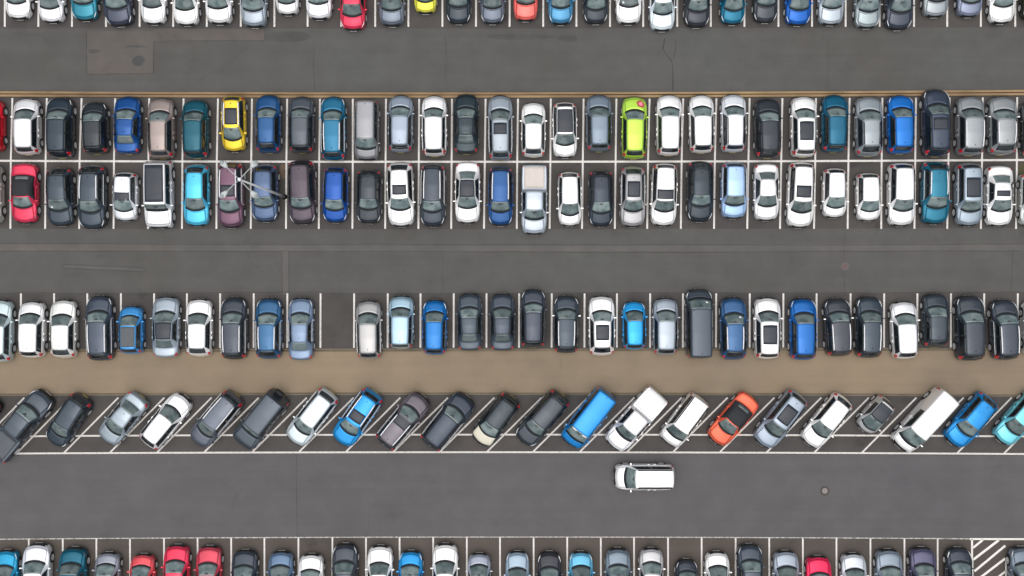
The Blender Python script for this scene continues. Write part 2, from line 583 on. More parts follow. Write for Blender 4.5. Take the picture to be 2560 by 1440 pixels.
M_greycloth = mat("grey_canvas_roof", (0.085, 0.095, 0.105), 0.7, noise=0.12, nscale=20, bump=0.2)
M_cover = mat("cream_bed_cover", (0.56, 0.51, 0.475), 0.7, noise=0.05, nscale=6)
M_coverW = mat("white_bed_cover", (0.82, 0.82, 0.82), 0.45, noise=0.03, nscale=6)
M_coverD = mat("slate_bed_cover", (0.045, 0.055, 0.068), 0.45, noise=0.15, nscale=3)
M_cream = mat("cream_bonnet_paint", (0.52, 0.50, 0.40), 0.3, coat=1.0, noise=0.04, nscale=3)
M_inside = mat("cabin_trim", (0.05, 0.055, 0.06), 0.7, noise=0.3, nscale=3)
M_white = mat("white_trim", (0.8, 0.81, 0.83), 0.35, coat=0.6, noise=0.04, nscale=6)


def glass_mat(name, c1, c2, rough=0.1):
    """windscreen: dashboard tone with reflections painted in, lighter and darker from car to car"""
    m = bpy.data.materials.new(name)
    m.use_nodes = True
    t = m.node_tree
    N, L = t.nodes.new, t.links.new
    b = t.nodes["Principled BSDF"]
    b.inputs["Roughness"].default_value = rough
    b.inputs["Coat Weight"].default_value = 0.4
    b.inputs["Coat Roughness"].default_value = 0.03
    b.inputs["Specular IOR Level"].default_value = 0.4
    tc = N("ShaderNodeTexCoord")
    oi = N("ShaderNodeObjectInfo")
    ad = N("ShaderNodeVectorMath")
    ad.operation = 'ADD'
    mu = N("ShaderNodeMath")
    mu.operation = 'MULTIPLY'
    mu.inputs[1].default_value = 37.0
    L(oi.outputs["Random"], mu.inputs[0])
    L(tc.outputs["Object"], ad.inputs[0])
    L(mu.outputs[0], ad.inputs[1])
    n = N("ShaderNodeTexNoise")
    n.inputs["Scale"].default_value = 1.6
    n.inputs["Detail"].default_value = 3
    L(ad.outputs[0], n.inputs["Vector"])
    r = N("ShaderNodeMapRange")
    r.inputs[1].default_value = 0.38
    r.inputs[2].default_value = 0.62
    L(n.outputs[0], r.inputs[0])
    mix = N("ShaderNodeMix")
    mix.data_type = 'RGBA'
    mix.inputs[6].default_value = (*c1, 1)
    mix.inputs[7].default_value = (*c2, 1)
    L(r.outputs[0], mix.inputs[0])
    hsv = N("ShaderNodeHueSaturation")
    r2 = N("ShaderNodeMapRange")
    r2.inputs[3].default_value = 0.75
    r2.inputs[4].default_value = 1.35
    L(oi.outputs["Random"], r2.inputs[0])
    L(r2.outputs[0], hsv.inputs["Value"])
    L(mix.outputs[2], hsv.inputs["Color"])
    L(hsv.outputs[0], b.inputs["Base Color"])
    return m


M_ws = glass_mat("windscreen_glass", (0.070, 0.102, 0.106), (0.150, 0.190, 0.190))
M_side = glass_mat("side_window_glass", (0.006, 0.009, 0.012), (0.012, 0.017, 0.020), 0.08)
M_rear = glass_mat("rear_window_glass", (0.008, 0.011, 0.014), (0.022, 0.029, 0.033))
M_rearlight = glass_mat("sloping_rear_glass", (0.060, 0.085, 0.088), (0.105, 0.135, 0.138))


# ------------------------------------------------------------------ car shapes
def pl(knots, f):
    if f <= knots[0][0]:
        return knots[0][1:]
    for a, b in zip(knots, knots[1:]):
        if f <= b[0]:
            t = (f - a[0]) / (b[0] - a[0] + 1e-9)
            return tuple(a[i] + (b[i] - a[i]) * t for i in range(1, len(a)))
    return knots[-1][1:]


def smooth_pl(knots, f, r=0.010):
    lo, hi = knots[0][0], knots[-1][0]
    r = min(r, max(0.0, f - lo) + 0.002, max(0.0, hi - f) + 0.002)
    acc = None
    for k in (-1, -0.5, 0, 0.5, 1):
        v = pl(knots, f + k * r)
        acc = v if acc is None else tuple(a + b for a, b in zip(acc, v))
    return tuple(a / 5 for a in acc)


class Shape:
    def __init__(s, L, W, H, cowl, rf, rr, rb, hz=0.96, belt=0.90, tz=0.98, roofw=0.65, tail=None, nose=0.0, fw=0.18, rw=0.80, R_=0.32, box=0.0, ww=0.80, rearw=None, bed=None, rsh=0.05):
        s.L, s.W, s.H = L, W, H
        s.cowl, s.rf, s.rr, s.rb = cowl, rf, rr, rb
        s.fw, s.rw, s.Rw, s.bed = fw, rw, R_, bed
        k = hz - 0.96
        rearw = rearw or (roofw - 0.04)
        top = [(0.0, .42, .58 + box), (0.012, .58 + k * .5, .68 + box), (0.035, .72 + k * .8, .82 + box), (0.09, .80 + k, .86 + box * .6), (cowl, hz, ww),
               (rf, H - 0.04, roofw), ((rf + rr) / 2, H, roofw), (rr, H - rsh, rearw)]
        if bed:
            top += [(rb, tz, .86), (0.988, tz, .86), (1.0, .60, .86)]
        elif rb < 0.93:
            top += [(rb, tz, .72), (0.965, tz - .03, .72), (0.988, tz - .16, .70), (1.0, .45, .62)]
        else:
            top += [(rb, tz, .70 + box), (min(0.992, rb + .022), tz - .14, .72 + box), (1.0, .42, .64 + box)]
        s.top = top
        s.belt = [(0, .36), (0.012, .50 + k * .5), (0.035, .63 + k * .7), (0.09, .71 + k), (cowl, belt - .03), (0.6, belt), (0.93, belt - .02 if not bed else tz - .06), (0.985, belt - .14 if not bed else tz - .08), (1.0, .38)]
        s.plan = [(0, .70 + box * .8), (0.012, .83 + box * .5), (0.04, .935 + box * .2), (0.10, .98), (0.2, 1.0), (0.78, 1.0), (0.92, .965), (0.975, .90 + box * .3), (0.992, .80 + box * .6), (1.0, .70 + box * .8)]
        if bed:
            s.plan = s.plan[:6] + [(0.985, .985), (1.0, .93)]
        b = 1.0 if box == 0 else (0.7 if box < .05 else 0.3)
        if bed:
            b = 0.8
        s.bf, s.br = 0.30 * b, 0.17 * b if not bed else 0.03
        s.bow = [(0, s.bf), (0.1, .30 * b), (cowl, .34 * b), (rf, .13 * b), ((rf + rr) / 2, 0.0), (rr, -.07 * b), (min(rb, .99), -s.br * .9), (1.0, -s.br)]

    def yof(s, f):
        return (s.L - s.bf - s.br) * (0.5 - f) + (s.br - s.bf) / 2

    def sec(s, f):
        zt, wt = smooth_pl(s.top, f, 0.014)
        zb = min(smooth_pl(s.belt, f, 0.014)[0], zt - 0.03)
        pw = smooth_pl(s.plan, f, 0.012)[0]
        bw = smooth_pl(s.bow, f, 0.02)[0]
        hw = s.W / 2
        wb = pw * hw
        crown = 0.035 + 0.02 * (zt > 1.2)
        y = s.yof(f)
        z0 = 0.20
        for fc in (s.fw, s.rw):
            dy = y - s.yof(fc)
            Ra = s.Rw + 0.055
            if abs(dy) < Ra:
                z0 = max(z0, s.Rw + math.sqrt(Ra * Ra - dy * dy))
        z0 = min(z0, zb - 0.10)
        zm = max(z0 + 0.03, 0.48 if zb > .56 else zb - .07)
        zm = min(zm, zb - 0.04)
        # parameter of the ring: 0 sill, 1 widest, 2 belt, 3 roof edge, 4, 5 centre line
        wt_ = min(wt * hw, wb * 0.965)
        ring = [(wb * 0.975, z0), (wb, zm), (wb * 0.972, zb), (wt_, zt - crown), (wt_ * 0.55, zt - crown * 0.28), (0.0, zt)]
        return y, ring, bw, hw

    def point(s, f, u):
        y, ring, bw, hw = s.sec(f)
        side = -1.0
        uu = u
        if u > 5:
            uu = 10 - u
            side = 1.0

        def ev(q):
            sg = 1.0
            if q > 5:
                q = 10 - q
                sg = -1.0
            q = max(0.0, q)
            i = min(4, int(q))
            t = q - i
            a, b = ring[i], ring[i + 1]
            return (a[0] + (b[0] - a[0]) * t) * sg, a[1] + (b[1] - a[1]) * t
        r = min(0.16, uu + 0.001)
        ax = az = 0.0
        for k in (-1, -0.5, 0, 0.5, 1):
            p = ev(uu + k * r)
            ax += p[0] / 5
            az += p[1] / 5
        yy = y + bw * (1 - min(1.0, (ax / hw) ** 2))
        return Vector((ax * side, yy, az))

    def bow_side(s, f):
        return 0.0

    def normal(s, f, u):
        e = 0.004
        a = s.point(min(1, f + e), u) - s.point(max(0, f - e), u)
        b = s.point(f, min(10, u + 0.05)) - s.point(f, max(0, u - 0.05))
        n = a.cross(b)
        if n.length < 1e-9:
            return Vector((0, 0, 1))
        n.normalize()
        c = Vector((0, s.yof(f), 0.5))
        if n.dot(s.point(f, u) - c) < 0:
            n.negate()
        return n

    def stations(s):
        fs = {0.0, 1.0, 0.004, 0.012, 0.022, 0.035, 0.055, 0.09, 0.97, 0.985, 0.996, 0.99, 0.978}
        n = 44
        fs |= {i / n for i in range(n + 1)}
        for k in (s.cowl, s.rf, s.rr, s.rb):
            fs |= {k, max(0, k - .012), min(1, k + .012)}
        for fc in (s.fw, s.rw):
            ra = (s.Rw + .055) / s.L
            for k in range(-6, 7):
                fs.add(fc + ra * math.sin(math.pi / 2 * k / 6) * 0.999)
        out = []
        for f in sorted(x for x in fs if 0 <= x <= 1):
            if not out or f - out[-1] > 0.0018:
                out.append(f)
        if out[-1] < 1.0:
            out[-1] = 1.0
        return out

    def body(s, m):
        us = [0, .3, .7, 1, 1.3, 1.7, 1.9, 2.1, 2.4, 2.7, 2.9, 3.1, 3.4, 4, 4.5, 5]
        us = us + [10 - u for u in us[-2::-1]]
        st = s.stations()
        vs, fs = [], []
        for f in st:
            for u in us:
                vs.append(s.point(f, u))
        n = len(us)
        for i in range(len(st) - 1):
            for j in range(n - 1):
                a = i * n + j
                fs.append((a, a + 1, a + n + 1, a + n))
        for i, rev in ((0, False), (len(st) - 1, True)):
            c = Vector((0, 0, 0))
            for j in range(n):
                c += vs[i * n + j]
            c /= n
            k = len(vs)
            vs.append(c)
            for j in range(n - 1):
                q = (i * n + j, i * n + j + 1, k)
                fs.append(q if rev else q[::-1])
            q = (i * n + n - 1, i * n, k)
            fs.append(q if rev else q[::-1])
        me = mesh_from("body", [tuple(v) for v in vs], fs, m, True)
        return me

    def patch(s, name, f0, f1, u0, u1, m, off=0.008, nf=6, nu=8, shape=None, thick=0.02):
        """a panel of real thickness lying on the car's skin"""
        vs, fs, inner = [], [], []
        for i in range(nf + 1):
            for j in range(nu + 1):
                a, b = i / nf, j / nu
                f, u = f0 + (f1 - f0) * a, u0 + (u1 - u0) * b
                if shape:
                    f, u = shape(a, b)
                nn = s.normal(f, u)
                p = s.point(f, u)
                vs.append(p + nn * off)
                inner.append(p + nn * (off - thick))
        w_ = nu + 1
        for i in range(nf):
            for j in range(nu):
                a = i * w_ + j
                fs.append((a, a + 1, a + w_ + 1, a + w_))
        loop = [j for j in range(w_)] + [i * w_ + nu for i in range(1, nf + 1)] + [nf * w_ + j for j in range(nu - 1, -1, -1)] + [i * w_ for i in range(nf - 1, 0, -1)]
        k = len(vs)
        vs += [inner[i] for i in loop]
        n = len(loop)
        for i in range(n):
            fs.append((loop[i], k + i, k + (i + 1) % n, loop[(i + 1) % n]))
        me = bpy.data.meshes.new(name)
        me.from_pydata([tuple(v) for v in vs], [], fs)
        me.materials.append(m)
        nfaces = nf * nu
        me.polygons.foreach_set("use_smooth", [i < nfaces for i in range(len(me.polygons))])
        me.update()
        bm = bmesh.new()
        bm.from_mesh(me)
        bmesh.ops.recalc_face_normals(bm, faces=bm.faces)
        bm.to_mesh(me)
        bm.free()
        return me


def rail_mesh(s, f0, f1, u, m, side, wd=0.075):
    mb = MB()
    n = 10
    pts = []
    for i in range(n + 1):
        f = f0 + (f1 - f0) * i / n
        p = s.point(f, u if side < 0 else 10 - u)
        lift = 0.05 if 0 < i < n else 0.0
        pts.append(p + Vector((0, 0, lift)))
    mb.tube(pts, wd / 2, 8)
    return mb.mesh("roof_rail", m, True)


def wheel_meshes(Rw, wt=0.2):
    n = 24
    prof = [(-wt / 2, Rw * .62), (-wt / 2, Rw * .93), (-wt / 2 + .03, Rw), (wt / 2 - .03, Rw), (wt / 2, Rw * .93), (wt / 2, Rw * .66)]
    vs, fs = [], []
    for k in range(n):
        a = 2 * math.pi * k / n
        vs += [(x, r * math.cos(a), r * math.sin(a)) for x, r in prof]
    q = len(prof)
    for k in range(n):
        kk = (k + 1) % n
        for j in range(q - 1):
            fs.append((k * q + j, kk * q + j, kk * q + j + 1, k * q + j + 1))
    tyre = mesh_from("wheel", vs, fs, M_tyre, True)
    mb = MB()
    # rim: ring and five double spokes around a hub, outer side = +x
    r0_, r1_ = Rw * .60, Rw * .67
    vs, fs = [], []
    for k in range(n):
        a = 2 * math.pi * k / n
        c, d = math.cos(a), math.sin(a)
        vs += [(wt / 2 - .06, r0_ * c, r0_ * d), (wt / 2 - .005, r0_ * c, r0_ * d), (wt / 2 + .004, r1_ * c, r1_ * d), (wt / 2 - .08, r1_ * c, r1_ * d)]
    for k in range(n):
        kk = (k + 1) % n
        for j in range(3):
            fs.append((k * 4 + j, kk * 4 + j, kk * 4 + j + 1, k * 4 + j + 1))
    mb.add(vs, fs)
    for k in range(5):
        a = 2 * math.pi * k / 5
        for dlt in (-0.13, 0.13):
            p0 = Vector((wt / 2 - .03, math.cos(a) * .04, math.sin(a) * .04))
            p1 = Vector((wt / 2 - .015, math.cos(a + dlt) * r0_, math.sin(a + dlt) * r0_))
            mb.tube([p0, p1], [.022, .016], 6)
    mb.tube([(wt / 2 - .08, 0, 0), (wt / 2 - .01, 0, 0)], .055, 10)
    mb.tube([(wt / 2 - .09, 0, 0), (wt / 2 - .075, 0, 0)], r0_ * .98, 20)
    rim = mb.mesh("rim", M_rim)
    return tyre, rim


S = {
    'hb': Shape(4.28, 1.80, 1.47, .275, .43, .865, .963),
    'h2': Shape(4.15, 1.78, 1.51, .255, .405, .885, .970, hz=.98, roofw=.665, R_=.315, fw=.175, rw=.81),
    'h3': Shape(4.35, 1.80, 1.43, .295, .45, .84, .950, hz=.93, belt=.88, roofw=.635, R_=.33),
    'ct': Shape(3.65, 1.66, 1.50, .235, .41, .885, .970, hz=.98, belt=.92, fw=.165, rw=.83, R_=.29),
    'su': Shape(4.48, 1.85, 1.64, .275, .415, .895, .970, hz=1.06, belt=1.00, tz=1.08, fw=.185, rw=.80, R_=.35),
    's2': Shape(4.50, 1.85, 1.60, .29, .43, .845, .952, hz=1.04, belt=.99, tz=1.08, fw=.18, rw=.80, R_=.35, roofw=.635),
    's3': Shape(4.40, 1.82, 1.68, .265, .395, .905, .974, hz=1.07, belt=1.00, tz=1.12, fw=.18, rw=.80, R_=.345, roofw=.67),
    'bs': Shape(4.85, 1.94, 1.75, .275, .405, .90, .970, hz=1.10, belt=1.04, tz=1.12, fw=.18, rw=.79, R_=.37, roofw=.655),
    'sd': Shape(4.70, 1.82, 1.45, .28, .43, .68, .84, tz=1.02, roofw=.625, fw=.18, rw=.79, R_=.33, rearw=.56),
    'cp': Shape(4.40, 1.80, 1.38, .30, .46, .66, .86, hz=.90, belt=.85, tz=.94, roofw=.57, rearw=.52, fw=.18, rw=.79, R_=.33),
    'wg': Shape(4.65, 1.82, 1.48, .27, .40, .885, .970, fw=.18, rw=.78, R_=.33),
    'mp': Shape(4.42, 1.80, 1.78, .195, .335, .955, .978, hz=1.08, belt=1.0, tz=1.16, roofw=.72, rearw=.71, fw=.165, rw=.79, R_=.33, ww=.84, rsh=.03, box=.03),
    'vn': Shape(4.95, 1.92, 1.95, .135, .27, .972, .986, hz=1.12, belt=1.02, tz=1.2, roofw=.76, rearw=.76, fw=.16, rw=.80, R_=.34, ww=.86, rsh=.02, box=.04),
    'vg': Shape(4.90, 1.90, 1.90, .145, .27, .972, .986, hz=1.12, belt=1.04, tz=1.2, roofw=.76, rearw=.76, fw=.16, rw=.80, R_=.34, ww=.84, rsh=.02, box=.04),
    'pk': Shape(5.25, 1.88, 1.78, .235, .335, .585, .612, hz=1.08, belt=1.02, tz=1.08, roofw=.66, rearw=.65, fw=.17, rw=.79, R_=.38, ww=.80, bed=True),
    'of': Shape(4.55, 1.88, 1.84, .27, .335, .93, .962, hz=1.10, belt=1.04, tz=1.15, roofw=.78, rearw=.76, fw=.16, rw=.80, R_=.40, box=.08, ww=.82, rsh=.02),
    'cv': Shape(4.25, 1.80, 1.34, .30, .44, .66, .80, hz=.90, belt=.86, tz=.96, roofw=.58, rearw=.56, fw=.175, rw=.80, R_=.33),
    'mc': Shape(2.70, 1.62, 1.54, .155, .40, .86, .955, hz=1.02, belt=.92, tz=1.0, fw=.14, rw=.83, R_=.29, roofw=.70),
}
VEH = []
PROTO_DOORS = {}
PROTO = {}
WHEELS = {k: None for k in S}


def both(s, name, f0, f1, u0, u1, m, **kw):
    return [(name, s.patch(name, f0, f1, u0, u1, m, **kw)), (name, s.patch(name, f0, f1, 10 - u1, 10 - u0, m, **kw))]


def box_mesh(name, c, size, m, taper=1.0):
    mb = MB()
    mb.box(c, size, 0, taper)
    me = mb.mesh(name, m)
    return me


def bevel_mesh(me, wd, seg=2):
    bm = bmesh.new()
    bm.from_mesh(me)
    bmesh.ops.bevel(bm, geom=bm.edges[:], offset=wd, segments=seg, affect='EDGES', profile=.6)
    bm.to_mesh(me)
    bm.free()
    return me


def build_proto(t):
    s = S[t]
    P = {}
    add = P.__setitem__
    add('body', [('body', s.body(M_paint))])
    # dark floor pan hidden between the wheels
    mb = MB()
    mb.box((0, 0, .34), (s.W * .70, s.L * .90, .30))
    add('underbody', [('underbody', mb.mesh('underbody', M_under))])
    e = 3.10
    add('hood', [('hood', s.patch('hood', .05, s.cowl - .028, e, 10 - e, M_paint, off=.007, nf=8, nu=10))])
    add('hood_cream', [('hood', s.patch('hood', .045, s.cowl - .02, 2.75, 7.25, M_cream, off=.012, nf=8, nu=12))])
    add('cowl', [('cowl', s.patch('cowl', s.cowl - .021, s.cowl + .010, 3.01, 6.98, M_cowl, off=.009, nf=2, nu=10))])
    add('windshield', [('windshield', s.patch('windshield', s.cowl + .011, s.rf - .003, 3.08, 6.92, M_ws, off=.008, nf=6, nu=12))])
    # mirror block behind the screen, at its top centre
    add('rear_view_mirror', [('rear_view_mirror', s.patch('rear_view_mirror', s.rf - .040, s.rf - .016, 4.6, 5.4, M_inside, off=.013, nf=2, nu=4,
                             shape=lambda a, b: (s.rf - .040 + .024 * a, 5 + (b - .5) * (0.16 + .95 * a))))])
    # side windows with slanted ends
    ulo, uhi = 2.20, 2.91
    fmid = s.rf + (s.rr - s.rf) * (.42 if t not in ('cp', 'cv', 'mc') else .75)

    def front_side(a, b, side):
        u = ulo + (uhi - ulo) * a
        fa = s.cowl + .055 + (s.rf - s.cowl - .045) * a
        f = fa + (fmid - .0008 - fa) * b
        return f, (u if side < 0 else 10 - u)

    def rear_side(a, b, side):
        u = ulo + (uhi - ulo) * a
        fb = s.rr + .05 + (-.055) * a if s.rb - s.rr > .05 else s.rr - .012
        if t in ('sd', 'cp'):
            fb = s.rr + .06 - .07 * a
        f = fmid + .0008 + (fb - fmid - .0008) * b
        return f, (u if side < 0 else 10 - u)
    sw = []
    for sd_ in (-1, 1):
        sw.append(('side_window', s.patch('side_window', 0, 1, 0, 1, M_side, off=.007, nf=4, nu=6, shape=lambda a, b: front_side(a, b, sd_))))
        if not (t in ('mc', 'cv')) and t != 'vn':
            sw.append(('side_window', s.patch('side_window', 0, 1, 0, 1, M_side, off=.007, nf=4, nu=8, shape=lambda a, b: rear_side(a, b, sd_))))
    add('side_windows', sw)
    if t in ('sd', 'cp'):
        rg = s.patch('rear_window', s.rr + .014, s.rb - .016, 3.14, 6.86, M_rearlight, off=.008, nf=6, nu=12)
    elif t == 'cv':
        rg = s.patch('rear_window', s.rr + .05, s.rr + .10, 3.5, 6.5, M_rearlight, off=.030, nf=3, nu=10)
    elif t == 'pk':
        rg = s.patch('rear_window', s.rr + .006, s.rb - .006, 3.2, 6.8, M_rear, off=.008, nf=3, nu=10)
    else:
        rg = s.patch('rear_window', s.rr + .016, s.rb - .010, 3.12, 6.88, M_rear, off=.008, nf=4, nu=12)
    add('rear_window', [('rear_window', rg)])
    if t in ('hb', 'h2', 'h3', 'ct', 'su', 's2', 's3', 'bs', 'wg', 'mp', 'mc'):
        add('spoiler', [('spoiler', s.patch('spoiler', s.rr - .012, s.rr + .014, 3.15, 6.85, M_paint, off=.022, nf=2, nu=10, thick=.03))])
    add('headlights', both(s, 'headlight', 0, 1, 0, 1, M_lamp, shape=None) if False else
        [('headlight', s.patch('headlight', 0, 1, 0, 1, M_lampdk, off=.010, nf=4, nu=4, shape=lambda a, b, q=q: ((.028 + .022 * b) + .055 * a, (lambda u: u if q < 0 else 10 - u)(2.98 - .72 * a + (-.25) * (1 - b))))) for q in (-1, 1)])
    add('headlight_glints', [('headlight_glint', s.patch('headlight_glint', 0, 1, 0, 1, M_lamp, off=.016, nf=4, nu=3, shape=lambda a, b, q=q: ((.016 + .028 * b) + .062 * a, (lambda u: u if q < 0 else 10 - u)(3.14 - .62 * a - .10 * (1 - b))))) for q in (-1, 1)])  # pale slivers over the headlights, a glint put in as colour
    add('headlights_big', [('headlight', s.patch('headlight', 0, 1, 0, 1, M_white, off=.014, nf=4, nu=4, shape=lambda a, b, q=q: ((.022 + .03 * b) + .075 * a, (lambda u: u if q < 0 else 10 - u)(3.20 - .78 * a - .20 * (1 - b))))) for q in (-1, 1)])
    if t in ('vn', 'vg', 'mp', 'of', 'pk'):
        ft0, ft1, tu0, tu1 = .950, .990, 1.35, 2.40
    else:
        ft0, ft1, tu0, tu1 = .938, .988, 1.75, 2.82
    add('taillights', both(s, 'taillight', ft0, ft1, tu0, tu1, M_tail, off=.010, nf=4, nu=4))
    add('grille', [('grille', s.patch('grille', .003, .024, 3.45, 6.55, M_blackgloss, off=.018, nf=6, nu=14))])
    add('plate_front', [('number_plate', bevel_mesh(box_mesh('number_plate', (0, s.point(0.0, 5).y + .002, .34), (.50, .010, .11), M_plateW), .006, 1))])
    add('plate_rear', [('number_plate', bevel_mesh(box_mesh('number_plate', (0, s.point(1.0, 5).y - .002, .34), (.50, .010, .11), M_plateY), .006, 1))])
    # lower bumper lips
    add('bumper_trim', [('bumper_trim', s.patch('bumper_trim', .0005, .008, 2.3, 7.7, M_cowl, off=.008, nf=2, nu=12))])
    # door mirrors
    mir = []
    for q in (-1, 1):
        fm = s.cowl + .055
        p = s.point(fm, 2.0 if q < 0 else 8.0)
        mb = MB()
        mb.box((p.x + q * .085, p.y + .02, p.z + .04), (.15, .085, .11))
        mb.box((p.x + q * .02, p.y + .02, p.z + .0), (.08, .05, .05))
        mir.append(('wing_mirror', bevel_mesh(mb.mesh('wing_mirror', M_paint), .015, 2)))
    add('mirrors', mir)
    # doors: panels standing just proud of the skin, each with its handle
    ra = (s.Rw + .075) / s.L
    d0, d2 = s.fw + ra, s.rw - ra
    if t in ('cv', 'cp', 'mc', 'vn'):
        spans = [(d0, d0 + (d2 - d0) * (.86 if t != 'vn' else .40))]
    elif t == 'pk':
        spans = [(d0, .44), (.445, .60)]
    else:
        spans = [(d0, fmid - .001), (fmid + .002, d2)]
    drs = []
    for q in (0, 1):
        for a_, b_ in spans:
            u0, u1 = (.55, 2.0) if q == 0 else (8.0, 9.45)
            dm = s.patch('door', a_, b_, u0, u1, M_paint, off=.006, nf=5, nu=6)
            hp = s.point(b_ - .035, 1.78 if q == 0 else 8.22)
            hm = bevel_mesh(box_mesh('handle', (hp.x + (-.02 if q == 0 else .02), hp.y, hp.z), (.04, .17, .03), M_paint), .008, 1)
            drs.append((dm, hm))
    PROTO_DOORS[t] = drs
    fp = s.cowl + .03
    add('paper', [('parking_note', s.patch('parking_note', fp, fp + .022, 5.9, 6.35, M_white, off=.011, nf=1, nu=2))])
    add('visors', [('sun_visor', s.patch('sun_visor', s.rf - .028, s.rf - .012, 3.4, 4.4, M_white, off=.011, nf=1, nu=4)), ('sun_visor', s.patch('sun_visor', s.rf - .028, s.rf - .012, 5.6, 6.6, M_white, off=.011, nf=1, nu=4))])
    # roof items
    rl = s.rr - s.rf
    if t == 'cv':
        add('soft_top', [('soft_top', s.patch('soft_top', s.rf + .01, s.rb - .02, 2.3, 7.7, M_cloth, off=.022, nf=12, nu=16, thick=.03))])
    add('pano', [('sunroof', s.patch('sunroof', s.rf + .05, s.rf + .05 + rl * .62, 3.42, 6.58, M_roofglass, off=.009, nf=6, nu=8))])
    add('sunroof', [('sunroof', s.patch('sunroof', s.rf + .05, s.rf + .05 + rl * .36, 3.38, 6.62, M_roofglass, off=.009, nf=4, nu=8))])
    add('frontglass', [('roof_glass', s.patch('roof_glass', s.rf - .012, s.rf + rl * .34, 3.16, 6.84, M_roofglass, off=.009, nf=5, nu=10))])
    add('blackroof', [('roof_panel', s.patch('roof_panel', s.rf - .008, s.rr + .004, 3.1, 6.9, M_roofglass, off=.009, nf=10, nu=12))])
    add('canvas', [('canvas_roof', s.patch('canvas_roof', s.rf + .02, s.rr - .03, 3.2, 6.8, M_greycloth, off=.02, nf=10, nu=12, thick=.03))])
    f0r, f1r = s.rf + .030, s.rr - .015
    for key, m_, uu in (('rails', M_chrome, 3.06), ('darkrails', M_blackgloss, 3.12)):
        add(key, [('roof_rail', rail_mesh(s, f0r, f1r, uu, m_, q)) for q in (-1, 1)])
    # bright strip under the side windows
    add('waist', [('window_trim', s.patch('window_trim', s.cowl + .06, s.rr + .02, 2.02, 2.10, M_chrome, off=.012, nf=16, nu=1)), ('window_trim', s.patch('window_trim', s.cowl + .06, s.rr + .02, 7.90, 7.98, M_chrome, off=.012, nf=16, nu=1))])
    pa = s.point(s.rr - .055, 5.0)
    mb = MB()
    mb.tube([pa + Vector((0, 0, -.01)), pa + Vector((0, -.03, .05)), pa + Vector((0, -.07, .08))], [.03, .018, .008], 8)
    add('antenna', [('antenna', mb.mesh('antenna', M_blackgloss, True))])
    if t == 'pk':
        for key, m_ in (('cover_cream', M_cover), ('cover_white', M_coverW), ('cover_dark', M_coverD)):
            add(key, [('bed_cover', s.patch('bed_cover', s.rb + .028, .965, 3.12, 6.88, m_, off=.015, nf=6, nu=8))])
    if t == 'of':
        mb = MB()
        yb = -s.L / 2 - .02
        mb.tube([(0.1, yb, .95), (0.1, yb - .2, .95)], [.37, .36], 24)
        add('spare', [('spare_wheel', mb.mesh('spare_wheel', M_tyre))])
        add('roofpanel', [('roof_panel', s.patch('roof_panel', s.rf + .03, s.rr - .02, 3.3, 6.7, M_roofglass, off=.012, nf=8, nu=8))])
    WHEELS[t] = wheel_meshes(s.Rw)
    PROTO[t] = P
    return P


# paint colours: sRGB look in the photograph -> base colour


def paint_color(h):
    c = rgb(h)
    if c[2] > c[1] > c[0] and c[0] < 0.3 * c[2]:      # blue pigments
        c = (c[0] * .8, c[1] * 1.04, c[2] * (.84 if c[2] < .7 else .93))
    lum = sum(c) / 3
    K = 0.88 if min(c) > 0.75 else (0.76 if max(c) - min(c) > .20 else 0.74)
    g_ = 0.12 if max(c) - min(c) < 0.06 else 0.08      # charcoal paints are near neutral
    return (*[max(0.002, (v + (lum - v) * g_) * K - 0.014) for v in c], 1.0)


DARKLAMP = set()


def place(t, cx, cyy, head, hexcol, opts, name, cat, label, group, sl=1.0, sw=1.0):
    """one vehicle: an Empty on the ground with every part parented to it"""
    s = S[t]
    P = PROTO.get(t) or build_proto(t)
    e = bpy.data.objects.new(name, None)
    COL.objects.link(e)
    e.location = (cx, cyy, 0.012)
    e.rotation_euler = (0, 0, head)
    e.scale = (sw, sl, 1.0)
    thing(e, label, cat, group)
    col = paint_color(hexcol)
    VEH.append((e, t, hexcol))

    def put(key):
        last = None
        for nm, me in P.get(key, []):
            last = link(nm, me, e)
            last.color = col
        return last
    for k in ('body', 'underbody', 'cowl', 'windshield', 'rear_view_mirror', 'side_windows', 'grille', 'plate_front', 'plate_rear', 'mirrors', 'spoiler', 'bumper_trim'):
        put(k)
    put('hood_cream' if 'c' in opts else 'hood')
    for dm, hm in PROTO_DOORS[t]:
        dd = link('door', dm, e)
        dd.color = col
        link('handle', hm, dd).color = col
    for ch, key in (('n', 'paper'), ('v', 'visors')):
        if ch in opts:
            put(key)
    put('headlights_big' if 'h' in opts else 'headlights')
    if 'H' in opts:
        put('headlight_glints')
    put('taillights')
    put('rear_window')
    if t == 'cv':
        put('soft_top')
    for ch, key in (('p', 'pano'), ('s', 'sunroof'), ('f', 'frontglass'), ('k', 'blackroof'), ('g', 'canvas'), ('r', 'rails'), ('d', 'darkrails'), ('w', 'waist'), ('R', 'rack'), ('K', 'roofpanel'), ('S', 'spare'), ('1', 'cover_cream'), ('2', 'cover_white'), ('3', 'cover_dark')):
        if ch in opts:
            put(key)
    if t not in ('cv', 'pk') and 'k' not in opts and 'R' not in opts:
        put('antenna')
    if 'm' in opts:
        for ch_ in [c for c in e.children if c.name.startswith('wing_mirror')]:
            ch_.color = (.75, .77, .8, 1)
    ty, rim = WHEELS[t]
    for fc in (s.fw, s.rw):
        for q in (-1, 1):
            x = q * (s.W / 2 - .098)
            y = s.yof(fc) + (s.bow_side(fc))
            wo = link('wheel', ty, e, (x, y, s.Rw - .004), (0, 0, 0 if q > 0 else math.pi))
            link('rim', rim, wo)
    return e


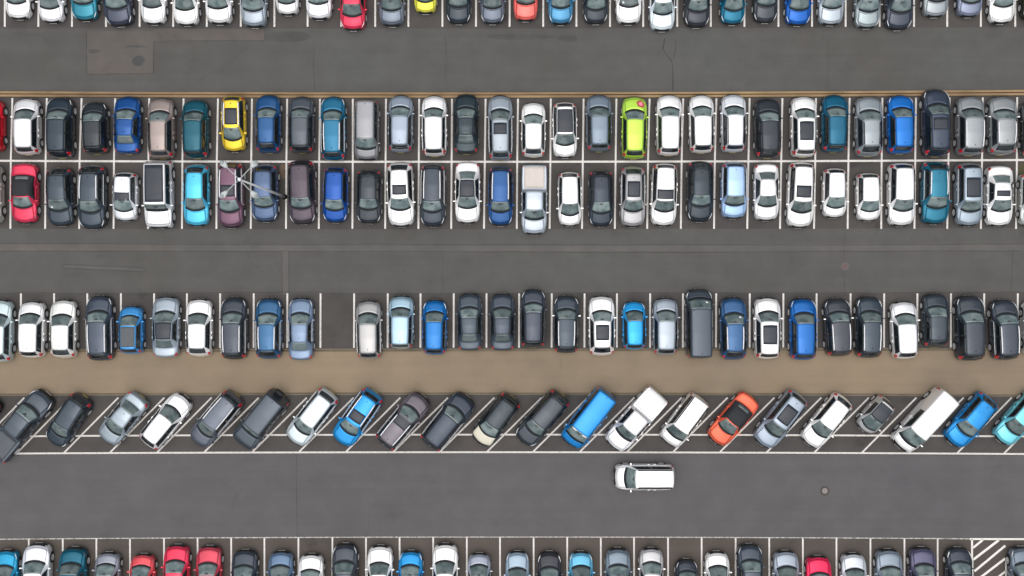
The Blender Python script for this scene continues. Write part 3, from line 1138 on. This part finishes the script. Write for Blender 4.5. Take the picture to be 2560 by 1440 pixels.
# ------------------------------------------------------------------ vehicles
# x0 x1 y0 y1 of each silhouette in the photograph | nose N/S | shape | colour | extras | colour word | kind word
ROWS = {}
ROWS['a'] = ("top edge row", "cars in the row at the top edge", """
14 79 0 49 S hb FFFFFF - white:hatchback
96 163 0 58 S hb FAFBFF - white:hatchback
176 247 0 53 S hb 2F86AE H teal:hatchback
254 335 0 67 S su 4A5264 Hr dark grey:SUV
352 416 0 62 S hb FBFCFF - white:hatchback
433 499 0 65 S hb FFFFFF - white:hatchback
513 585 0 62 S su FCFDFF - white:SUV
604 668 0 70 S su A6B3C0 - silver:SUV
690 748 0 39 S ct F8F8F8 - white:city car
763 832 0 50 S hb F0F3F8 - pale white:hatchback
849 917 0 77 S hb F0365A H red:hatchback
948 1012 0 67 S su 7C8796 - slate grey:SUV
1036 1092 0 35 S ct FFF84A - lemon yellow:small car
1115 1177 0 61 S hb 3A444E H black:hatchback
1202 1260 0 61 S hb 6E7888 H slate grey:hatchback
1285 1344 0 54 S hb FF6A62 - coral:hatchback
1372 1430 0 63 S su 5290D0 H mid blue:SUV
1458 1519 0 61 S hb 434A54 H black:hatchback
1538 1604 0 62 S sd FFFFFF n white:saloon
1623 1687 0 79 S wg E4F2FA w ice white:estate
1709 1775 0 70 S su 474A54 H black:SUV
1801 1862 0 63 S hb 1F74A4 H teal:hatchback
1884 1942 0 58 S hb 484D56 H dark grey:hatchback
1962 2028 0 65 S hb 0062D2 H royal blue:hatchback
2044 2110 0 64 S hb BAC6D2 - silver:hatchback
2136 2200 0 72 S wg A4B2B8 H grey silver:estate
2210 2283 0 76 S su 4C5462 Hd dark grey:SUV
2305 2371 0 44 S hb A8B2B8 - grey silver:hatchback
2390 2455 0 44 S hb 8E98B2 - lilac grey:hatchback
2468 2538 0 60 S hb FFFFFF - white:hatchback
2553 2615 0 52 S hb 3A4034 - dark green:hatchback
""")
ROWS['b'] = ("row along the narrow kerb", "cars along the narrow sandy kerb", """
-55 12 248 380 N hb E00028 - bright red:hatchback
33 103 245 388 N hb EEEFF2 - silver white:hatchback
117 187 242 396 N su 3A4652 H dark slate:SUV
205 272 254 386 N hb 3C4248 H black:hatchback
285 354 240 386 N sd 0C52A6 - royal blue:saloon
372 437 244 398 N su A89A96 d dusty pink:SUV
457 524 248 397 N su 165E7C - teal:SUV
553 617 238 382 S ct FFDA24 pr yellow:hatchback
643 700 236 384 N su 2F5A9E - denim blue:SUV
724 784 240 384 N wg 5A626C - dark grey:estate
803 864 240 402 N wg 2E76AC rHw steel blue:estate
888 947 250 402 S mp 9A9CA2 - grey silver:people carrier
972 1032 237 382 N hb A2B0C2 - pale steel:hatchback
1055 1117 238 392 N su FDFDFF w white:SUV
1136 1195 234 386 N sd 38464E - dark green grey:saloon
1222 1280 237 402 N wg A4B0BC sw silver:estate
1305 1362 255 394 N hb FFFFFF - white:hatchback
1382 1442 255 396 S hb FFFFFF k white:hatchback
1467 1527 236 380 N su 8494A4 - steel grey:SUV
1554 1617 240 398 N wg C8FA52 L lime green:hatchback
1640 1704 236 390 N su FEFEFF - white:SUV
1722 1785 236 384 N hb FFFFFF - white:hatchback
1803 1863 235 382 N su E6EBF2 d pale silver:SUV
1885 1952 245 396 N su 40464E - black:SUV
1975 2041 240 394 N su FFFFFF p white:SUV
2054 2117 236 382 N su 0E6694 - teal blue:SUV
2134 2207 240 392 N su A0AAB2 d silver grey:SUV
2216 2284 237 386 N su 0474DC H bright blue:SUV
2304 2373 222 393 N bs 485264 HsD navy grey:large SUV
2386 2462 240 390 N su A2A8AE r silver:SUV
2464 2545 240 388 N su A4AAAE rm silver grey:SUV
2549 2618 254 392 N hb 55585A - dark grey:hatchback
""")
ROWS['c'] = ("row below the centre line", "cars in the row below the centre line", """
-58 8 412 562 S su C8CCC6 - pale grey:SUV
27 97 408 560 S cv E8345A - crimson:convertible
114 187 418 566 S hb 46525E n slate:hatchback
195 269 412 574 S su 46525E rHw dark slate:SUV
280 349 430 554 S ct EDF2F8 f white:city car
360 437 400 572 S of F2F4F8 K white:off-roader
458 526 410 567 S hb 52C2F6 - cyan:hatchback
546 610 405 571 S su 78586C rsw mauve:SUV
629 697 410 556 S su 566C90 H slate blue:SUV
722 790 400 562 S bs 5A505C H purple grey:large SUV
807 871 417 558 S hb 0452B8 H deep blue:hatchback
893 953 423 560 S hb 434A52 H black:hatchback
967 1037 404 568 S su FFFFFF s white:SUV
1052 1113 410 568 S su 47505C rHw dark grey:SUV
1138 1200 404 560 S sd FFFFFF k white:saloon
1222 1281 416 566 S su 2E58A2 rH denim blue:SUV
1305 1366 412 588 S pk C8D4E2 1m pale silver:pickup
1393 1455 429 567 S ct FFFFFF m white:city car
1474 1530 425 568 S hb 3E4854 H dark slate:hatchback
1552 1611 415 569 S su B8B8BC pw silver beige:SUV
1626 1693 408 567 S su FFFFFF f white:SUV
1717 1782 402 556 S su 3E4852 H dark slate:SUV
1801 1866 406 548 S su A8CCFA w light blue:SUV
1885 1945 408 553 S sd F4F4F6 - white:coupe
1964 2037 405 571 S su FFFFFF s white:SUV
2054 2117 420 546 S ct FFFFFF m white:small car
2137 2203 432 554 S ct FFFFFF m white:city car
2217 2287 407 567 S su FEFEFF - white:SUV
2300 2373 403 562 S su 2878A4 rw teal:SUV
2385 2455 408 567 S su A8B8C8 pw silver blue:SUV
2462 2532 414 567 S sd FFFFFF s white:saloon
2546 2614 432 566 S hb D8DEDC - pale green white:hatchback
""")
ROWS['d'] = ("row above the brown path", "cars backed onto the brown path", """
-36 35 748 906 N hb D6EAF0 - ice blue:hatchback
45 116 752 895 N hb FAFBFC m white:hatchback
124 194 748 896 N hb EFF2EE m off-white:hatchback
213 288 738 903 N wg 4E5868 rHw dark slate:estate
297 361 764 886 N ct 48A0F6 g bright blue:small car
379 453 740 895 N sd ACBAC8 k silver:saloon
463 534 746 892 N hb FFFFFF m white:hatchback
552 620 742 900 N su 48505C rHw dark slate:SUV
640 706 744 899 N su 3E66A0 rHw navy blue:SUV
723 783 743 902 N sd 7C92B0 Hw slate blue:saloon
889 956 750 899 N hb B6B6B8 w silver beige:hatchback
973 1034 739 872 N su AACCE2 - light blue:SUV
1057 1117 748 888 N hb 0872D2 h bright blue:hatchback
1145 1203 732 878 N sd 4E5A66 - dark slate:coupe
1228 1284 733 878 N sd 4E5866 - slate:saloon
1304 1362 722 870 N wg 48505E H dark grey:estate
1384 1447 738 884 N wg 485460 rmH dark grey:estate
1471 1537 738 890 N su FFFFFF p white:SUV
1556 1614 752 875 N ct 04A6FC H vivid blue:city car
1631 1696 744 889 N hb AEBAC8 - lilac silver:hatchback
1711 1783 722 898 N vg 525C68 Hn slate grey:van
1799 1866 742 901 N su 4062A0 rn navy blue:SUV
1882 1953 742 898 N su FFFFFF p white:SUV
1971 2042 744 901 N su 1468CC H royal blue:SUV
2057 2130 745 892 N su 4C505A rmH dark grey:SUV
2137 2205 740 896 N su 485460 rh dark slate:SUV
2222 2298 752 898 N hb F4F6FA - lavender white:hatchback
2305 2371 733 869 N hb 4A545E - dark slate:hatchback
2384 2462 738 903 N bs 4A525C H dark grey:large SUV
2473 2547 748 901 N su 4C5460 rHw dark slate:SUV
2554 2624 750 888 N su E8EAEC - white:SUV
""")
ROWS['f'] = ("bottom edge row", "cars in the row at the bottom edge", """
-18 48 1374 0 N hb 14A0DC H cyan blue:hatchback
55 132 1358 0 N su F0F3FA - white:SUV
146 222 1367 0 N su 22688E - teal:SUV
234 306 1380 0 N ct A6ACBA - silver:city car
322 392 1384 0 N ct FC5A66 - coral red:small car
408 476 1361 0 N hb F23058 - crimson:hatchback
490 556 1364 0 N hb D8465C - rose red:hatchback
577 648 1374 0 N hb 48525E - dark slate:hatchback
671 735 1377 0 N hb 6A86A6 - slate blue:hatchback
745 811 1384 0 N hb FCFCFC - white:hatchback
831 896 1358 0 N su 4C525E H dark grey:SUV
916 984 1363 0 N hb FFFFFF - white:hatchback
997 1056 1376 0 N hb 049AF0 H bright blue:hatchback
1080 1146 1358 0 N sd FFFFFF m white:saloon
1168 1228 1382 0 N ct AEB6C8 - lilac silver:city car
1266 1320 1377 0 N hb 9CB2C6 H steel blue:hatchback
1344 1402 1378 0 N hb 44464E h black:hatchback
1422 1482 1378 0 N hb 74BEF0 H sky blue:hatchback
1514 1575 1369 0 N su 8494A4 - slate silver:SUV
1598 1657 1369 0 N hb D6D6DA m pearl silver:hatchback
1690 1742 1397 0 N ct 474E5A H dark grey:city car
1762 1824 1378 0 N hb FDFDFD m white:hatchback
1843 1906 1359 0 N su 4E5866 H dark slate:SUV
1930 1999 1376 0 N hb ACB8C8 - silver blue:hatchback
2012 2080 1389 0 N hb FA1A5A - raspberry red:hatchback
2101 2166 1382 0 N hb E0E6F0 - pale lavender:hatchback
2185 2256 1372 0 N su 94A2B2 - slate silver:SUV
2271 2338 1367 0 N su 6A6886 - purple slate:SUV
2360 2432 1368 0 N hb 4A525E h dark slate:hatchback
2520 2592 1366 0 N su 7E8C9C H grey blue:SUV
""")
# angled bays: centre, length, angle (deg from the picture's x axis), nose end, shape ...
ANG = """
-62 1052 150 50 SW hb 2E3238 - black:hatchback
52 1062 206 50 NE pk 525C68 3H dark slate:pickup
171 1051 142 57 SW hb 46525E H dark slate:hatchback
307 1047 142 51 SW sd A6B4C0 - silver:coupe
415 1052 154 51 NE hb F6F7FA - white:hatchback
540 1048 158 50 SW su 68707E rw slate grey:SUV
652 1049 160 51 SW of 545E6A S dark slate:off-roader
779 1043 158 52 SW wg E0EEF6 w ice white:estate
893 1044 156 55 SW su 0498EE rws bright blue:SUV
1008 1052 160 50 NE su 706A74 rwf brown grey:SUV
1120 1053 158 51 NE bs 424C5A w dark slate:large SUV
1239 1050 144 53 SW hb 3C464E c black:hatchback
1355 1046 156 49 SW wg 4A505A H dark grey:estate
1471 1045 164 52 SW vg 048EEA v bright blue:van
1588 1050 178 48.5 SW pk F4F6FA 2 white:pickup
1710 1051 142 53 SW mp FCFCFC d white:small van
1832 1048 148 50 SW cv FA6A4A - coral orange:convertible
1950 1048 160 52 SW su A6B4C6 p silver blue:SUV
2066 1052 150 51 SW hb FFFFFF - white:hatchback
2188 1037 100 49 SW mc D6D8DA k silver:microcar
2308 1050 182 47.5 SW vn FFFFFF - white:panel van
2426 1050 152 50 SW su 0490E8 - bright blue:SUV
2548 1046 150 50 SW hb 82D6F4 - pale cyan:hatchback
"""
EXTRA = {'r': 'with roof rails', 'k': 'with dark roof', 'K': 'with black roof', 'p': 'with dark glass roof', 's': 'with dark sunroof', 'f': 'with dark front roof glass',
         'g': 'with grey canvas roof', 'h': 'with white headlights', 'c': 'with cream bonnet', 'S': 'with spare wheel', 'd': 'with black rails', 'L': 'with red bonnet emblem',
         '1': 'with cream bed cover', '2': 'with white bed cover'}
KEYS = 'LcKgSk12hpsfrd'


def words(n):
    return len(n.split())


def labels(rows, rowname, edge):
    """a label per vehicle: own look, then its neighbours"""
    out = []
    for i, r in enumerate(rows):
        c, k = r['c'], r['k']
        ex = ''
        for q in KEYS:
            if q in r['o'] and q in EXTRA:
                ex = EXTRA[q]
                break
        me = c + ' ' + k
        if k == 'convertible':
            ex = 'with black soft top'

        def nb(j):
            return rows[j]['c'] + ' ' + rows[j]['k']
        if i == 0 or i == len(rows) - 1:
            side = 'leftmost' if i == 0 else 'rightmost'
            o_ = nb(1 if i == 0 else i - 1)
            lab = f"{me} at the {side[:-4]} end of the {rowname}, beside a {o_}"
            if words(lab) > 16:
                lab = f"{me} at the {side[:-4]} end of the {rowname}"
        else:
            lab = f"{me} {ex} between {nb(i - 1)} and {nb(i + 1)}, {rowname}"
            if words(lab) > 16:
                lab = f"{me} between {nb(i - 1)} and {nb(i + 1)}, {rowname}"
        if words(lab) > 16:
            lab = f"{me} between {rows[i - 1]['c']} and {nb(i + 1)}, {rowname}"
        out.append(' '.join(lab.split()))
    return out


KM = {'pickup': ('parked_pickup', 'pickup truck'), 'van': ('parked_van', 'van'), 'panel van': ('parked_van', 'van'), 'small van': ('parked_van', 'van')}
rj = random.Random(11)
HEADJIT = {('b', 3): 2, ('c', 12): 1.6, ('c', 24): -2.2, ('c', 20): -1.6, ('d', 10): 1.2, ('d', 26): 2.5, ('d', 3): 1.5, ('a', 3): 4, ('b', 1): 1, ('c', 2): 1.5,
           ('d', 24): 2.5, ('d', 29): 2.0, ('b', 28): 0.5, ('c', 10): -1.0, ('c', 9): 1.5, ('b', 10): 0.5, ('d', 28): 1.0}
LIME = None
for key, (rowname, group, txt) in ROWS.items():
    rows = []
    for ln in txt.strip().splitlines():
        a, kind = ln.rsplit(':', 1)
        p = a.split(None, 8)
        rows.append(dict(x0=float(p[0]), x1=float(p[1]), y0=float(p[2]), y1=float(p[3]), d=p[4], t=p[5], h=p[6], o=p[7], c=p[8], k=kind))
    labs = labels(rows, rowname, key)
    for i, r in enumerate(rows):
        r['t'] = {'hb': ('hb', 'h2', 'h3'), 'su': ('su', 's2', 's3')}.get(r['t'], (r['t'],) * 3)[(i * 7 + ord(key) * 3 + i // 3) % 3]
        s = S[r['t']]
        off = lambda v, n, hgt: n + (v - n) * (1 - hgt / CAMH)
        cx = off((r['x0'] + r['x1']) / 2, NX, 0.62)
        jit = R(HEADJIT.get((key, i), rj.uniform(-0.7, 0.7)))
        if key == 'a':
            yb = off(r['y1'], NY, 0.5)
            cyp = yb - s.L * PXM / 2
            sl = 1.0
        elif key == 'f':
            cyp = off(r['y0'], NY, 0.5) + s.L * PXM / 2
            sl = 1.0
        else:
            y0, y1 = off(r['y0'], NY, 0.55), off(r['y1'], NY, 0.55)
            sl = (y1 - y0 - 1.0) / PXM / s.L
            cyp = (y0 + y1) / 2
        sl = max(0.86, min(1.10, sl))
        wpx = (off(r['x1'], NX, .5) - off(r['x0'], NX, .5)) / PXM
        sw = max(0.92, min(1.05, 1 + (wpx - (s.W + .12)) * 0.18))
        gx, gy = gp(cx, cyp)
        nm, cat = KM.get(r['k'], ('parked_car', 'car'))
        e = place(r['t'], gx, gy, (0 if r['d'] == 'N' else math.pi) + jit, r['h'], r['o'], nm, cat, labs[i], group, sl, sw)
        if 'L' in r['o']:
            LIME = e
rows = []
for ln in ANG.strip().splitlines():
    a, kind = ln.rsplit(':', 1)
    p = a.split(None, 8)
    rows.append(dict(x=float(p[0]), y=float(p[1]), L=float(p[2]), ang=float(p[3]), d=p[4], t=p[5], h=p[6], o=p[7], c=p[8], k=kind))
labs = labels(rows, "angled row", 'e')
for i, r in enumerate(rows):
    r['t'] = {'hb': ('hb', 'h2', 'h3'), 'su': ('su', 's2', 's3')}.get(r['t'], (r['t'],) * 3)[(i * 5 + i // 3) % 3]
    s = S[r['t']]
    cx = NX + (r['x'] - NX) * (1 - .62 / CAMH)
    cyp = NY + (r['y'] - NY) * (1 - .62 / CAMH)
    ang = R(r['ang'] - 90) if r['d'] == 'NE' else R(r['ang'] + 90)
    sl = max(.88, min(1.10, r['L'] / PXM / s.L))
    gx, gy = gp(cx, cyp)
    nm, cat = KM.get(r['k'], ('parked_car', 'car'))
    place(r['t'], gx, gy, ang, r['h'], r['o'], nm, cat, labs[i], "cars in the angled bays", sl, 1.0)

gx, gy = gp(NX + (1611 - NX) * (1 - .7 / CAMH), NY + (1192 - NY) * (1 - .7 / CAMH))
place('mp', gx, gy, R(90), 'FDFDFF', 'dw', 'parked_car', 'car', 'white people carrier alone on the empty lower lane, facing left', None, 0.985, 1.0)

# red rosette emblem on the lime car's bonnet
s = S['wg']
for nm, rad, c, off_ in (('bonnet_emblem', .30, (0.36, 0.06, 0.05), .012), ('emblem_centre', .15, (0.85, 0.22, 0.30), .018)):
    mb = MB()
    vs = []
    n = 20
    f0_, u0_ = .135, 6.05
    base = s.point(f0_, u0_)
    for k in range(n):
        a = 2 * math.pi * k / n
        rr_ = rad * (1 + .10 * math.sin(5 * a))
        du = rr_ * math.cos(a) / ((s.point(f0_, 6.3) - s.point(f0_, 5.8)).length / .5)
        f = f0_ - rr_ * math.sin(a) / s.L
        u = u0_ + du
        vs.append(s.point(f, u) + s.normal(f, u) * off_)
    mb.add(vs + [base + s.normal(f0_, u0_) * off_], [(k, (k + 1) % n, n) for k in range(n)])
    o = link(nm, mb.mesh(nm, mat(nm, c, .4, noise=.2, nscale=12)), LIME)

# ------------------------------------------------------------------ floodlight mast
M_galv = mat("galvanised_steel", (0.62, 0.65, 0.67), 0.5, 0.0, noise=0.1, nscale=2)
M_head = mat("grey_lamp_housing", (0.40, 0.43, 0.44), 0.5, 0.0, noise=0.1, nscale=6)
M_lens = mat("lamp_glass_cover", (0.22, 0.25, 0.25), 0.3, 0.0, noise=0.1, nscale=6)
mx, my = gp(712, 492)
HM = CAMH * (1 - 1 / 1.19)
e = bpy.data.objects.new("street_lamp", None)
COL.objects.link(e)
e.location = (mx, my, 0)
thing(e, "tall grey lamp mast with four heads on crossed arms above the parked cars", "street lamp")
mb = MB()
mb.tube([(0, 0, 0), (0, 0, 4.5), (0, 0, HM)], [.095, .08, .05], 14)
link("pole", mb.mesh("pole", M_galv, True), e)
mb = MB()
mb.tube([(0, 0, 0), (0, 0, .16)], [.19, .17], 18)
link("base", mb.mesh("base", M_under), e)
mb = MB()
mb.tube([(0, 0, HM - .12), (0, 0, HM + .06)], [.12, .10], 12)
link("collar", mb.mesh("collar", M_galv), e)
for k in range(4):
    a = math.pi / 4 + k * math.pi / 2
    ca, sa = math.cos(a), math.sin(a)
    mb = MB()
    mb.tube([(0, 0, HM - .03), (ca * .55, sa * .55, HM + .07), (ca * 1.1, sa * 1.1, HM + .12)], [.031, .028, .025], 8)
    link("arm", mb.mesh("arm", M_head, True), e)
    # kite-shaped head narrowing towards its arm
    pts = [(0.98, -.05), (1.10, -.13), (1.36, -.20), (1.52, -.10), (1.60, 0), (1.52, .10), (1.36, .20), (1.10, .13), (0.98, .05)]
    vs, n = [], len(pts)
    for z, sc in ((HM + .04, .9), (HM + .10, 1.0), (HM + .17, .78)):
        for r_, t_ in pts:
            rr_ = 1.3 + (r_ - 1.3) * sc
            tt = t_ * sc
            vs.append((ca * rr_ - sa * tt, sa * rr_ + ca * tt, z))
    fs = [tuple(range(n))[::-1], tuple(range(2 * n, 3 * n))]
    for j in range(2):
        for q in range(n):
            fs.append((j * n + q, j * n + (q + 1) % n, (j + 1) * n + (q + 1) % n, (j + 1) * n + q))
    hd = link("lamp_head", mesh_from("lamp_head", vs, fs, M_head), e)
    mb = MB()
    mb.tube([(ca * 1.42, sa * 1.42, HM + .16), (ca * 1.42, sa * 1.42, HM + .21)], [.12, .09], 12)
    link("cap", mb.mesh("cap", M_lens), hd)
